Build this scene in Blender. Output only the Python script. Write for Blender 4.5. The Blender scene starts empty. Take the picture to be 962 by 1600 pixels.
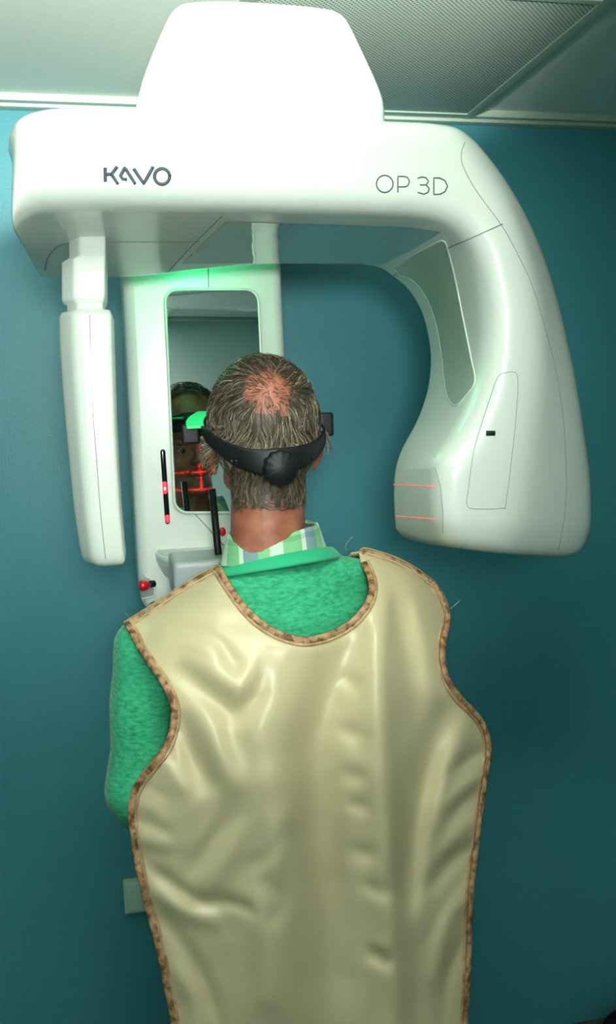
import bpy, bmesh, math, random
import numpy as np
from mathutils import Vector, Matrix, noise
from mathutils.bvhtree import BVHTree
from mathutils.geometry import delaunay_2d_cdt
random.seed(7)
S = bpy.context.scene
COL = S.collection
PI = math.pi
# ------------------------------------------------------------------ camera
FPX = 1400.0
CAM = Vector((0, 0, 1.72))
_y, _p, _r = math.radians(12.15), math.radians(6.70), math.radians(-2.02)
F = Vector((math.sin(_y)*math.cos(_p), math.cos(_y)*math.cos(_p), -math.sin(_p)))
_R0 = Vector((math.cos(_y), -math.sin(_y), 0)); _U0 = _R0.cross(F)
RT = _R0*math.cos(_r)+_U0*math.sin(_r); UP = -_R0*math.sin(_r)+_U0*math.cos(_r)
cd = bpy.data.cameras.new('camera'); cam = bpy.data.objects.new('camera', cd); COL.objects.link(cam)
cd.sensor_fit = 'VERTICAL'; cd.sensor_height = 36; cd.sensor_width = 36*962/1600; cd.lens = FPX*36/1600; cd.clip_start = .02
m = Matrix((RT, UP, -F)).transposed().to_4x4(); m.translation = CAM; cam.matrix_world = m
S.camera = cam
S.view_settings.view_transform = 'Standard'; S.view_settings.look = 'None'
S.view_settings.exposure = 0.0; S.view_settings.gamma = 1.0
w = bpy.data.worlds.new('world'); S.world = w; w.use_nodes = True
w.node_tree.nodes['Background'].inputs[0].default_value = (.5, .75, .7, 1)
w.node_tree.nodes['Background'].inputs[1].default_value = .015
LIGHT_MAIN = 3.2; LIGHT_NEAR = 2.5; LIGHT_ROOM = 7.5; GREEN = 30.0
LIGHT_COL = (.93, 1.0, .90)
# the photographer's flash, tipped up at the ceiling beside the camera
fl = bpy.data.lights.new('bounce_flash', 'SPOT'); fl.energy = 265; fl.color = (.95, 1.0, .93); fl.spot_size = math.radians(78); fl.spot_blend = .25; fl.shadow_soft_size = .04
flo = bpy.data.objects.new('bounce_flash', fl); COL.objects.link(flo); flo.location = (.06, -.05, 2.07)
flo.rotation_euler = Vector((-.03, .80, .62)).to_track_quat('-Z', 'Y').to_euler()
# added fill spot behind the camera, brightens the machine and the wall
f2 = bpy.data.lights.new('fill_spot', 'SPOT'); f2.energy = 92; f2.color = (.95, 1.0, .95); f2.spot_size = math.radians(53); f2.spot_blend = 1.0; f2.shadow_soft_size = .13
f2o = bpy.data.objects.new('fill_spot', f2); COL.objects.link(f2o); f2o.location = (.0, -.35, 1.87)
f2o.rotation_euler = (Vector((.20, 2.1, 1.88))-f2o.location).to_track_quat('-Z', 'Y').to_euler()
WALL_Y = 2.10; CEIL = 2.385; XL, XR, YB = -1.15, 1.9, -1.7

def ray(x, y): return F + RT*((x-481)/FPX) - UP*((y-800)/FPX)
def P(x, y, Y):                       # the world point seen at a pixel, at depth Y
    d = ray(x, y); return CAM + d*((Y-CAM.y)/d.y)
def hit(bvh, x, y):
    d = ray(x, y).normalized(); h = bvh.ray_cast(CAM, d)
    return (h[0], h[1] if h[1].dot(d) < 0 else -h[1]) if h[0] is not None else None

# ------------------------------------------------------------------ materials
def srgb(r, g, b):
    f = lambda c: (c/255/12.92) if c/255 <= .04045 else ((c/255+.055)/1.055)**2.4
    return (f(r), f(g), f(b), 1)
def mat(name, col, rough=.5, metal=0, coat=0, spec=None, emit=None, es=0, sss=0, sheen=0):
    m = bpy.data.materials.new(name); m.use_nodes = True; b = m.node_tree.nodes['Principled BSDF']
    b.inputs['Base Color'].default_value = col if len(col) == 4 else (*col, 1)
    b.inputs['Roughness'].default_value = rough; b.inputs['Metallic'].default_value = metal
    b.inputs['Coat Weight'].default_value = coat; b.inputs['Coat Roughness'].default_value = .06
    if spec is not None: b.inputs['Specular IOR Level'].default_value = spec
    if emit: b.inputs['Emission Color'].default_value = (*emit, 1); b.inputs['Emission Strength'].default_value = es
    if sss: b.inputs['Subsurface Weight'].default_value = sss; b.inputs['Subsurface Radius'].default_value = (.01, .004, .002); b.inputs['Subsurface Scale'].default_value = .5
    if sheen: b.inputs['Sheen Weight'].default_value = sheen; b.inputs['Sheen Roughness'].default_value = .4
    return m
def node(m, t, **k):
    n = m.node_tree.nodes.new(t)
    for a, v in k.items():
        if a.startswith('i_'): n.inputs[a[2:].replace('_', ' ')].default_value = v
        else: setattr(n, a, v)
    return n
def link(m, a, b): m.node_tree.links.new(a, b)
def B(m): return m.node_tree.nodes['Principled BSDF']
def noise_col(m, c1, c2, scale, detail=4, stretch=(1, 1, 1), lo=.35, hi=.65, coord='Object'):
    tc = node(m, 'ShaderNodeTexCoord'); mp = node(m, 'ShaderNodeMapping'); mp.inputs['Scale'].default_value = stretch
    n = node(m, 'ShaderNodeTexNoise', i_Scale=scale, i_Detail=detail); r = node(m, 'ShaderNodeValToRGB')
    r.color_ramp.elements[0].color = c1; r.color_ramp.elements[1].color = c2
    r.color_ramp.elements[0].position = lo; r.color_ramp.elements[1].position = hi
    link(m, tc.outputs[coord], mp.inputs[0]); link(m, mp.outputs[0], n.inputs['Vector']); link(m, n.outputs[0], r.inputs[0]); link(m, r.outputs[0], B(m).inputs['Base Color'])
    return n
def bump(m, scale, strength, dist=.001, detail=3, stretch=(1, 1, 1)):
    tc = node(m, 'ShaderNodeTexCoord'); mp = node(m, 'ShaderNodeMapping'); mp.inputs['Scale'].default_value = stretch
    n = node(m, 'ShaderNodeTexNoise', i_Scale=scale, i_Detail=detail); b = node(m, 'ShaderNodeBump', i_Strength=strength, i_Distance=dist)
    link(m, tc.outputs['Object'], mp.inputs[0]); link(m, mp.outputs[0], n.inputs['Vector']); link(m, n.outputs[0], b.inputs['Height']); link(m, b.outputs[0], B(m).inputs['Normal'])

M_wall = mat('teal_wall_paint', srgb(72, 146, 157), .42, spec=.45); bump(M_wall, 260, .35, .0012)
M_wallback = mat('pale_back_wall_paint', srgb(232, 248, 243), .6)
M_floor = mat('grey_vinyl', srgb(70, 80, 78), .5); noise_col(M_floor, srgb(60, 70, 68), srgb(85, 95, 92), 30)
M_tile = mat('ceiling_tile', srgb(232, 240, 230), .9); bump(M_tile, 500, .5, .001); 
M_bar = mat('ceiling_grid_metal', srgb(188, 206, 190), .5)
M_white = mat('gloss_white_plastic', srgb(206, 214, 204), .24, coat=.35)
M_white2 = mat('satin_white_plastic', srgb(225, 232, 222), .32, coat=.1)
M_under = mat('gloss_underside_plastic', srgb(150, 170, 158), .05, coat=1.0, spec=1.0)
M_glass = mat('tinted_gloss_window', srgb(165, 186, 168), .14, coat=.5, spec=.6)
M_grey = mat('grey_plastic', srgb(150, 160, 162), .35)
M_seam = mat('seam_shadow_gap', srgb(105, 120, 110), .7)
M_ink = mat('dark_blue_print', srgb(30, 48, 62), .5)
M_black = mat('black_plastic', srgb(12, 15, 18), .5, spec=.3)
M_blackg = mat('black_gloss', srgb(6, 8, 9), .1)
M_mirror = mat('mirror_glass', (.90, .97, .95), .015, metal=1)
M_rim = mat('mirror_rim', srgb(215, 228, 215), .3)
M_red = mat('red_button', srgb(215, 20, 22), .25, coat=.5)
M_laser = mat('laser_red', (1, .02, .05), .4, emit=(1, .03, .06), es=1.6)
M_laserdim = mat('painted_laser_light', (.9, .2, .22), .4, emit=(1, .12, .15), es=.55)  # projected laser light, painted with a weak red emission
M_laserhot = mat('laser_core', (1, .5, .5), .4, emit=(1, .35, .4), es=3)
M_green = mat('status_light_green', (.05, .9, .35), .4, emit=(.03, 1, .35), es=GREEN)
M_greenline = mat('green_led_reflection', (.4, .9, .6), .3, emit=(.25, 1, .5), es=.7)  # reflection of the green lamp, put into an emissive colour
M_skin = mat('skin', srgb(176, 112, 84), .5, sss=.12)
n_ = noise_col(M_skin, srgb(132, 76, 56), srgb(164, 104, 80), 38, 5); 
M_eye = mat('eye_white', srgb(140, 120, 105), .2); M_iris = mat('eye_iris', srgb(40, 32, 24), .2)
M_lip = mat('lip', srgb(120, 60, 50), .5); M_teeth = mat('teeth', srgb(205, 195, 175), .3)
M_hair1 = mat('dark_brown_grey_hair', srgb(62, 52, 38), .45); M_hair2 = mat('grey_hair', srgb(112, 102, 82), .42); M_hair3 = mat('silver_hair', srgb(165, 158, 136), .4)
M_sweat = mat('green_knit', srgb(30, 168, 116), .85, sheen=.2); noise_col(M_sweat, srgb(16, 134, 88), srgb(62, 182, 134), 95, 8, (1, 1, 2.6), .3, .75); bump(M_sweat, 420, .5, .0015, 5)
M_rib = mat('green_rib_knit', srgb(30, 162, 112), .85, sheen=.2)
M_trouser = mat('dark_trousers', srgb(35, 42, 58), .8)
M_shoe = mat('brown_leather', srgb(60, 40, 28), .5)
M_apron = mat('cream_vinyl_apron', srgb(200, 187, 148), .33, spec=.5); bump(M_apron, 700, .12, .0006); 
M_bind = mat('brown_binding_tape', srgb(140, 102, 62), .6); noise_col(M_bind, srgb(96, 62, 30), srgb(176, 140, 100), 90, 4, lo=.38, hi=.6)
M_bind2 = mat('tan_binding_edge', srgb(176, 142, 112), .6); noise_col(M_bind2, srgb(150, 110, 80), srgb(190, 160, 120), 70)
M_thread = mat('loose_thread', srgb(150, 165, 150), .7)
M_outlet = mat('outlet_plastic', srgb(196, 218, 200), .4)
M_bag = mat('bin_liner', srgb(205, 210, 208), .4)
M_emit = mat('light_diffuser', (1, 1, 1), .5, emit=LIGHT_COL, es=LIGHT_MAIN)
M_emitN = mat('light_diffuser_near', (1, 1, 1), .5, emit=LIGHT_COL, es=LIGHT_NEAR)
M_emit2 = mat('room_fill_diffuser', (1, 1, 1), .5, emit=LIGHT_COL, es=LIGHT_ROOM)
# perforated metal
M_mesh = mat('perforated_metal', srgb(190, 205, 190), .5)
tc = node(M_mesh, 'ShaderNodeTexCoord'); mp = node(M_mesh, 'ShaderNodeMapping'); mp.inputs['Rotation'].default_value = (0, 0, PI/4)
mp.inputs['Scale'].default_value = (150, 150, 150)
sx = node(M_mesh, 'ShaderNodeSeparateXYZ'); link(M_mesh, tc.outputs['Object'], mp.inputs[0]); link(M_mesh, mp.outputs[0], sx.inputs[0])
def sinof(o):
    a = node(M_mesh, 'ShaderNodeMath', operation='MULTIPLY'); a.inputs[1].default_value = 2*PI; link(M_mesh, o, a.inputs[0])
    s = node(M_mesh, 'ShaderNodeMath', operation='SINE'); link(M_mesh, a.outputs[0], s.inputs[0]); return s
ad = node(M_mesh, 'ShaderNodeMath', operation='ADD'); link(M_mesh, sinof(sx.outputs[0]).outputs[0], ad.inputs[0]); link(M_mesh, sinof(sx.outputs[1]).outputs[0], ad.inputs[1])
rp = node(M_mesh, 'ShaderNodeValToRGB'); rp.color_ramp.elements[0].position = .25; rp.color_ramp.elements[0].color = srgb(206, 218, 204)
rp.color_ramp.elements[1].position = .62; rp.color_ramp.elements[1].color = srgb(92, 112, 100)
link(M_mesh, ad.outputs[0], rp.inputs[0]); link(M_mesh, rp.outputs[0], B(M_mesh).inputs['Base Color'])
# plaid
M_plaid = mat('plaid_shirt_cotton', srgb(190, 215, 190), .8)
tc = node(M_plaid, 'ShaderNodeTexCoord')
def stripes(sc, off, pos, cols, axis):
    mp = node(M_plaid, 'ShaderNodeMapping'); mp.inputs['Location'].default_value = (off, off, off); mp.inputs['Scale'].default_value = (sc,)*3
    sp = node(M_plaid, 'ShaderNodeSeparateXYZ'); fr = node(M_plaid, 'ShaderNodeMath', operation='FRACT'); r = node(M_plaid, 'ShaderNodeValToRGB')
    r.color_ramp.interpolation = 'CONSTANT'
    while len(r.color_ramp.elements) < len(pos): r.color_ramp.elements.new(.5)
    for e, p_, c in zip(r.color_ramp.elements, pos, cols): e.position = p_
    for e, c in zip(r.color_ramp.elements, cols): e.color = c
    link(M_plaid, tc.outputs['UV'], mp.inputs[0]); link(M_plaid, mp.outputs[0], sp.inputs[0]); link(M_plaid, sp.outputs[axis], fr.inputs[0]); link(M_plaid, fr.outputs[0], r.inputs[0]); return r
cw, cg, cb = srgb(205, 222, 205), srgb(128, 190, 138), srgb(120, 150, 160)
r1 = stripes(10, .1, [0, .12, .42, .50, .74, .92], [cw, cg, cw, cb, cg, cw], 0)
r2 = stripes(1.6, .3, [0, .45, .55, .85], [srgb(225, 235, 225), srgb(170, 205, 175), srgb(250, 250, 245), srgb(190, 205, 205)], 1)
mx = node(M_plaid, 'ShaderNodeMix', data_type='RGBA', blend_type='MULTIPLY'); mx.inputs[0].default_value = .8
link(M_plaid, r1.outputs[0], mx.inputs[6]); link(M_plaid, r2.outputs[0], mx.inputs[7]); link(M_plaid, mx.outputs[2], B(M_plaid).inputs['Base Color'])

# ------------------------------------------------------------------ object helpers
def empty(name, loc, label, cat, group=None):
    o = bpy.data.objects.new(name, None); COL.objects.link(o); o.location = loc; o.empty_display_size = .05
    o['label'] = label; o['category'] = cat
    if group: o['group'] = group
    bpy.context.view_layer.update()
    return o
def add(name, verts, faces, mt, parent=None, smooth=True, label=None):
    me = bpy.data.meshes.new(name); me.from_pydata([tuple(v) for v in verts], [], [tuple(f) for f in faces]); me.update()
    bm = bmesh.new(); bm.from_mesh(me); bmesh.ops.recalc_face_normals(bm, faces=bm.faces); bm.to_mesh(me); bm.free()
    return addm(name, me, mt, parent, smooth, label)
def world(o):
    m = Matrix.Translation(o.location)
    while o.parent: o = o.parent; m = Matrix.Translation(o.location) @ m
    return m
def addm(name, me, mt, parent=None, smooth=True, label=None):
    o = bpy.data.objects.new(name, me); COL.objects.link(o)
    for x in (mt if isinstance(mt, (list, tuple)) else [mt]): me.materials.append(x)
    if smooth:
        for p in me.polygons: p.use_smooth = True
    if parent:
        o.parent = parent; off = world(parent).translation
        me.transform(Matrix.Translation(-off))
    if label: o['label'] = label
    return o
def struct(o): o['kind'] = 'structure'; return o
def box(name, lo, hi, mt, parent=None, bev=0, seg=2, label=None, rot=None):
    bm = bmesh.new(); bmesh.ops.create_cube(bm, size=1)
    lo, hi = Vector(lo), Vector(hi)
    for v in bm.verts: v.co = Vector((v.co[i]*(hi[i]-lo[i]) for i in range(3)))
    if bev: bmesh.ops.bevel(bm, geom=bm.edges[:], offset=bev, segments=seg, profile=.7, affect='EDGES')
    if rot: bmesh.ops.transform(bm, matrix=rot, verts=bm.verts)
    bmesh.ops.translate(bm, vec=(lo+hi)/2, verts=bm.verts)
    me = bpy.data.meshes.new(name); bm.to_mesh(me); bm.free()
    return addm(name, me, mt, parent, bool(bev), label)
def prism(name, pts, y0, y1, mt, parent=None, bev=0, seg=3, label=None, smooth=True):
    """outline in X,Z (world) extruded from y0 to y1"""
    bm = bmesh.new(); vs = [bm.verts.new((p[0], y0, p[1])) for p in pts]; f = bm.faces.new(vs)
    r = bmesh.ops.extrude_face_region(bm, geom=[f]); bmesh.ops.translate(bm, vec=(0, y1-y0, 0), verts=[v for v in r['geom'] if isinstance(v, bmesh.types.BMVert)])
    bmesh.ops.recalc_face_normals(bm, faces=bm.faces)
    if bev:
        ed = [e for e in bm.edges if abs(e.verts[0].co.y-e.verts[1].co.y) < 1e-6]
        bmesh.ops.bevel(bm, geom=ed, offset=bev, segments=seg, profile=.5, affect='EDGES')
    me = bpy.data.meshes.new(name); bm.to_mesh(me); bm.free()
    return addm(name, me, mt, parent, smooth, label)
def frame_path(pts, closed=False):
    T = []
    n = len(pts)
    for i in range(n):
        a = pts[(i-1) % n] if (closed or i > 0) else pts[i]; b = pts[(i+1) % n] if (closed or i < n-1) else pts[i]
        T.append((b-a).normalized())
    return T
def tube(name, pts, r, mt, parent=None, seg=8, closed=False, label=None, flat=None):
    """round tube; flat=(normal list, factor) squashes it onto a surface"""
    pts = [Vector(p) for p in pts]; T = frame_path(pts, closed); vs = []; fs = []; n = len(pts)
    ref = Vector((0, 0, 1)) if abs(T[0].z) < .9 else Vector((0, 1, 0))
    for i, (p, t) in enumerate(zip(pts, T)):
        if flat: nn = flat[0][i]; s = t.cross(nn).normalized(); nn = s.cross(t).normalized(); fac = flat[1]
        else:
            s = t.cross(ref).normalized(); nn = s.cross(t).normalized(); ref = nn; fac = 1
        rr = r[i] if isinstance(r, (list, tuple)) else r
        for k in range(seg):
            a = 2*PI*k/seg; vs.append(p + s*(rr*math.cos(a)) + nn*(rr*fac*math.sin(a)))
    m = n if closed else n-1
    for i in range(m):
        for k in range(seg):
            j = (i+1) % n; fs.append((i*seg+k, i*seg+(k+1) % seg, j*seg+(k+1) % seg, j*seg+k))
    if not closed: fs.append(tuple(range(seg))[::-1]); fs.append(tuple((n-1)*seg+k for k in range(seg)))
    return add(name, vs, fs, mt, parent, True, label)
def merge_tubes(name, list_of, mt, parent, flat=.3, seg=6, label=None, bvh=None, off=.0004):
    """several pixel strokes laid on a surface and kept as one mesh; list_of = [(pixel polyline, half width)]"""
    V, Fc = [], []
    for pl, r in list_of:
        pp, nn = [], []
        for q in resample(pl, 3.0):
            h = hit(bvh, *q)
            if h is None: continue
            pp.append(h[0]+h[1]*off); nn.append(h[1])
        if len(pp) < 2: continue
        T = frame_path(pp); b = len(V)
        for p, t, n in zip(pp, T, nn):
            s = t.cross(n).normalized(); n2 = s.cross(t).normalized()
            for k in range(seg):
                a = 2*PI*k/seg; V.append(p+s*(r*math.cos(a))+n2*(r*flat*math.sin(a)))
        for i in range(len(pp)-1):
            for k in range(seg): Fc.append((b+i*seg+k, b+i*seg+(k+1) % seg, b+(i+1)*seg+(k+1) % seg, b+(i+1)*seg+k))
        Fc.append(tuple(b+k for k in range(seg))[::-1]); Fc.append(tuple(b+(len(pp)-1)*seg+k for k in range(seg)))
    return add(name, V, Fc, mt, parent, True, label)
def resample(pl, step):
    out = []
    for a, b in zip(pl[:-1], pl[1:]):
        a, b = Vector(a).to_2d(), Vector(b).to_2d(); n = max(1, int((b-a).length/step))
        for i in range(n): out.append(tuple(a.lerp(b, i/n)))
    out.append(tuple(pl[-1])); return out
def catmull(pts, n, closed=False):
    pts = [np.array(p, float) for p in pts]; N = len(pts); out = []
    for i in range(N if closed else N-1):
        if closed: p0, p1, p2, p3 = (pts[(i+k-1) % N] for k in range(4))
        else: p0, p1, p2, p3 = pts[max(i-1, 0)], pts[i], pts[i+1], pts[min(i+2, N-1)]
        for k in range(n):
            t = k/n; out.append(.5*((2*p1)+(-p0+p2)*t+(2*p0-5*p1+4*p2-p3)*t*t+(-p0+3*p1-3*p2+p3)*t**3))
    if not closed: out.append(pts[-1])
    return out
def arc(cx, cy, rx, ry, a0=0, a1=360, n=28): return [(cx+rx*math.cos(math.radians(a0+(a1-a0)*i/n)), cy+ry*math.sin(math.radians(a0+(a1-a0)*i/n))) for i in range(n+1)]
def bvh_of(o):
    me = o.data; mw = world(o)
    return BVHTree.FromPolygons([mw @ v.co for v in me.vertices], [tuple(p.vertices) for p in me.polygons])
def patch(name, outline, bvh, mt, parent, step=5, off=.0012, label=None, thick=.0):
    """a thin cover laid on a surface inside a pixel outline"""
    ol = [Vector(q) for q in resample(list(outline)+[outline[0]], step)[:-1]]
    xs = [q.x for q in ol]; ys = [q.y for q in ol]; pts = list(ol)
    def inside(x, y):
        c = False
        for i in range(len(ol)):
            a, b = ol[i], ol[i-1]
            if (a.y > y) != (b.y > y) and x < (b.x-a.x)*(y-a.y)/(b.y-a.y)+a.x: c = not c
        return c
    x = min(xs)+step*.6
    while x < max(xs):
        y = min(ys)+step*.6
        while y < max(ys):
            if inside(x, y) and min((q-Vector((x, y))).length for q in ol) > step*.45: pts.append(Vector((x, y)))
            y += step
        x += step
    n = len(ol); r = delaunay_2d_cdt(pts, [(i, (i+1) % n) for i in range(n)], [], 1, 1e-4)
    V = []; ok = []
    for q in r[0]:
        h = hit(bvh, q.x, q.y); ok.append(h is not None); V.append(h[0]+h[1]*off if h else Vector((0, 0, 0)))
    fs = [f for f in r[2] if all(ok[i] for i in f)]
    o = add(name, V, fs, mt, parent, True, label)
    return o
def evaluated(o):
    dg = bpy.context.evaluated_depsgraph_get(); dg.update()
    return bpy.data.meshes.new_from_object(o.evaluated_get(dg))
def blob(name, balls, voxel, mt, parent=None, smooth_it=6, label=None):
    """continuous surface around many ellipsoids: (centre, (rx,ry,rz), rotation matrix or None)"""
    V, Fc = [], []
    bm = bmesh.new(); bmesh.ops.create_icosphere(bm, subdivisions=3, radius=1); bm.verts.ensure_lookup_table()
    bv = [v.co.copy() for v in bm.verts]; bf = [tuple(v.index for v in f.verts) for f in bm.faces]; bm.free()
    for b_ in balls:
        c, r = Vector(b_[0]), b_[1]; rot = b_[2] if len(b_) > 2 else None; k = len(V)
        for v in bv:
            q = Vector((v.x*r[0], v.y*r[1], v.z*r[2])); V.append(c+(rot @ q if rot else q))
        Fc += [tuple(i+k for i in f) for f in bf]
    me = bpy.data.meshes.new(name+'_cage'); me.from_pydata([tuple(v) for v in V], [], Fc); me.update()
    t = bpy.data.objects.new('cage', me); COL.objects.link(t)
    md = t.modifiers.new('r', 'REMESH'); md.mode = 'VOXEL'; md.voxel_size = voxel
    ms = t.modifiers.new('s', 'SMOOTH'); ms.factor = .5; ms.iterations = smooth_it
    out = evaluated(t); bpy.data.objects.remove(t); out.name = name; out.materials.clear()
    return addm(name, out, mt, parent, True, label)
def limb(a, b, ra, rb, n=None, flat=1.0):
    a, b = Vector(a), Vector(b); L = (b-a).length; n = n or max(2, int(L/(min(ra, rb)*.3)))
    return [(a.lerp(b, i/n), ((ra+(rb-ra)*i/n), (ra+(rb-ra)*i/n)*flat, (ra+(rb-ra)*i/n))) for i in range(n+1)]

# ================================================================== ROOM
t_ = .1
struct(box('wall_back', (XL-.1, WALL_Y, -.1), (XR+.1, WALL_Y+t_, 2.7), M_wall))
struct(box('wall_left', (XL-t_, YB, -.1), (XL, WALL_Y, 2.7), M_wall))
struct(box('wall_right', (XR, YB, -.1), (XR+t_, WALL_Y, 2.7), M_wall))
struct(box('wall_front', (XL-.1, YB-t_, -.1), (XR+.1, YB, 2.7), M_wallback))
struct(box('floor', (XL, YB, -.1), (XR, WALL_Y, 0), M_floor))
struct(box('ceiling', (XL, YB, CEIL+.012), (XR, WALL_Y, CEIL+.1), M_tile))
# the suspended grid: lines running away from the camera at gx, lines along the wall at gy
def ceil_pt(x, y):
    d = ray(x, y); return CAM+d*((CEIL-CAM.z)/d.z)
gx0 = ceil_pt(732, 181).x
gys = ceil_pt(850, 185).y
gx = [gx0-1.2, gx0-.6, gx0, gx0+.6, gx0+1.2-.05]
gx = [g for g in gx if XL+.05 < g < XR-.05]
gy = [gys-.6*k for k in range(0, 7) if gys-.6*k > YB+.05]
k = 0
for g in gx:
    k += 1; struct(box('trim_%d' % k, (g-.012, YB, CEIL-.004), (g+.012, gys+.012, CEIL+.012), M_bar, bev=.001))
for g in gy:
    k += 1; struct(box('trim_%d' % k, (XL, g-.008, CEIL-.0035), (XR, g+.008, CEIL+.012), M_bar, bev=.001))
k += 1; struct(box('trim_%d' % k, (XL, gys+.012, CEIL-.010), (XR, WALL_Y, CEIL+.012), M_bar, bev=.001))
# perforated return-air panel in the tile left of the grid bar
vent = empty('ceiling_vent', (gx0-.3, gys-.3, CEIL), 'perforated metal air vent panel in the ceiling, right of the white x-ray machine top', 'vent')
b_ = box('perforated_panel', (gx0-.588, gys-.588, CEIL-.002), (gx0-.012, gys-.012, CEIL+.008), M_mesh, vent, bev=.001)
box('vent_frame', (gx0-.588, gys-.022, CEIL-.005), (gx0-.012, gys-.012, CEIL+.008), M_bar, vent, bev=.001)
# ceiling lights (recessed troffers above the camera; the long one is added fill)
def troffer(x, y, wx, wy, m_, label):
    t = empty('ceiling_light', (x, y, CEIL), label, 'ceiling light', 'recessed ceiling lights above the camera')
    box('diffuser', (x-wx/2, y-wy/2, CEIL-.006), (x+wx/2, y+wy/2, CEIL+.004), m_, t)
    for a, b, c, d in ((-1, -1, 1, -1), (-1, 1, 1, 1), (-1, -1, -1, 1), (1, -1, 1, 1)):
        box('frame', (x+a*wx/2-.012, y+b*wy/2-.012, CEIL-.012), (x+c*wx/2+.012, y+d*wy/2+.012, CEIL+.008), M_bar, t, bev=.002)
troffer(.10, .20, .58, .58, M_emit, 'square recessed ceiling light just above the camera')
troffer(.10, 1.00, .50, .22, M_emitN, 'narrow recessed ceiling light in front of the x-ray machine top')
troffer(.0, -1.38, 1.15, .55, M_emit2, 'long unseen ceiling panel added behind the camera as fill light')  # unseen fill panel, added to brighten the room and the mirror view

# wall box and bin
def wallpts(x, y, Y=WALL_Y): return P(x, y, Y)
a = wallpts(192, 1373); b = wallpts(197, 1419)
sock = empty('wall_outlet', (a.x+.035, WALL_Y, b.z), 'small pale surface mounted outlet box on the teal wall beside the apron', 'wall outlet')
box('cover', (a.x, WALL_Y-.03, b.z), (a.x+.075, WALL_Y, a.z), M_outlet, sock, bev=.004)
box('cable_channel_lid', (a.x+.006, WALL_Y-.033, b.z+.006), (a.x+.069, WALL_Y-.028, a.z-.010), M_outlet, sock, bev=.002)
c = P(1022, 1640, 1.86)
bn = empty('waste_bin', (c.x, c.y, 0), 'black waste bin with a pale liner edge on the floor at lower right', 'bin')
V, Fc = [], []; zt = P(950, 1640, 1.86).z; n = 40; rr = .13
prof = [(rr*.75, 0), (rr, zt), (rr*.97, zt+.004), (rr*.93, zt), (rr*.7, .01)]
for (r_, z_) in prof:
    for i in range(n): V.append((c.x+r_*math.cos(2*PI*i/n), c.y+r_*math.sin(2*PI*i/n), z_))
for j in range(len(prof)-1):
    for i in range(n): Fc.append((j*n+i, j*n+(i+1) % n, (j+1)*n+(i+1) % n, (j+1)*n+i))
Fc.append(tuple(range(n))); Fc.append(tuple(4*n+i for i in range(n)))
add('bucket', V, Fc, M_black, bn)
tube('liner', [(c.x+rr*1.0*math.cos(a_), c.y+rr*1.0*math.sin(a_), zt-.012+.004*math.sin(5*a_)) for a_ in [2*PI*i/48 for i in range(48)]], .006, M_bag, bn, closed=True)

# ================================================================== X-RAY MACHINE
base = P(320, 950, 1.8)
XM = empty('dental_xray_machine', (base.x, 1.9, 0), 'large white panoramic dental x-ray machine with overhead C-shaped arm on the teal wall', 'x-ray machine')
YF = 1.20
# stations: O outer silhouette, C crease, I inner front edge, B inner back edge; depths yO, yf, yb
ST = [
 ((11, 232), (20, 240), (17, 330), (76, 405), 1.25, 1.22, 1.53),
 ((14, 205), (24, 214), (17, 352), (62, 428), 1.235, 1.205, 1.56),
 ((30, 182), (36, 192), (28, 337), (72, 437), 1.23, 1.20, 1.57),
 ((62, 170), (64, 179), (52, 323), (88, 438), 1.23, 1.20, 1.57),
 ((110, 166), (110, 175), (95, 319), (116, 438), 1.23, 1.20, 1.57),
 ((215, 168), (215, 177), (215, 318), (205, 436), 1.23, 1.20, 1.57),
 ((340, 173), (340, 182), (340, 321), (300, 425), 1.23, 1.20, 1.57),
 ((470, 179), (470, 188), (470, 325), (400, 416), 1.23, 1.20, 1.57),
 ((600, 186), (600, 195), (600, 329), (500, 415), 1.23, 1.20, 1.57),
 ((680, 190), (676, 200), (665, 333), (562, 416), 1.23, 1.20, 1.57),
 ((728, 202), (718, 216), (705, 345), (592, 422), 1.235, 1.20, 1.57),
 ((775, 248), (755, 266), (735, 368), (610, 434), 1.25, 1.20, 1.57),
 ((818, 312), (792, 325), (755, 402), (632, 452), 1.27, 1.20, 1.56),
 ((852, 380), (818, 395), (766, 450), (652, 482), 1.29, 1.20, 1.55),
 ((880, 460), (836, 470), (770, 508), (664, 520), 1.30, 1.20, 1.53),
 ((902, 540), (842, 545), (764, 570), (669, 562), 1.30, 1.20, 1.51),
 ((918, 612), (838, 612), (748, 628), (664, 608), 1.30, 1.20, 1.48),
 ((930, 680), (828, 685), (718, 686), (648, 655), 1.30, 1.20, 1.45),
 ((937, 740), (819, 745), (692, 724), (622, 704), 1.30, 1.20, 1.42),
 ((939, 790), (812, 790), (687, 770), (611, 745), 1.30, 1.20, 1.41),
 ((938, 826), (804, 824), (690, 812), (611, 800), 1.30, 1.20, 1.41),
 ((928, 856), (794, 846), (697, 834), (613, 826), 1.30, 1.205, 1.41),
]
flat_ = [list(s[0])+list(s[1])+list(s[2])+list(s[3])+list(s[4:]) for s in ST]
SM = catmull(flat_, 5)
def section(s, shrink=0):
    O = P(s[0], s[1], s[8]); C = P(s[2], s[3], s[9]); I = P(s[4], s[5], s[9]); Bk = P(s[6], s[7], s[10])
    D = Vector((O.x, s[10]-.02, O.z))
    D = D.lerp(Vector((Bk.x, D.y, Bk.z)), .06)
    pl = [O, C, I, Bk, D]
    if shrink:
        ce = sum(pl, Vector())/5; pl = [p.lerp(ce, shrink) for p in pl]
    return pl
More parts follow.
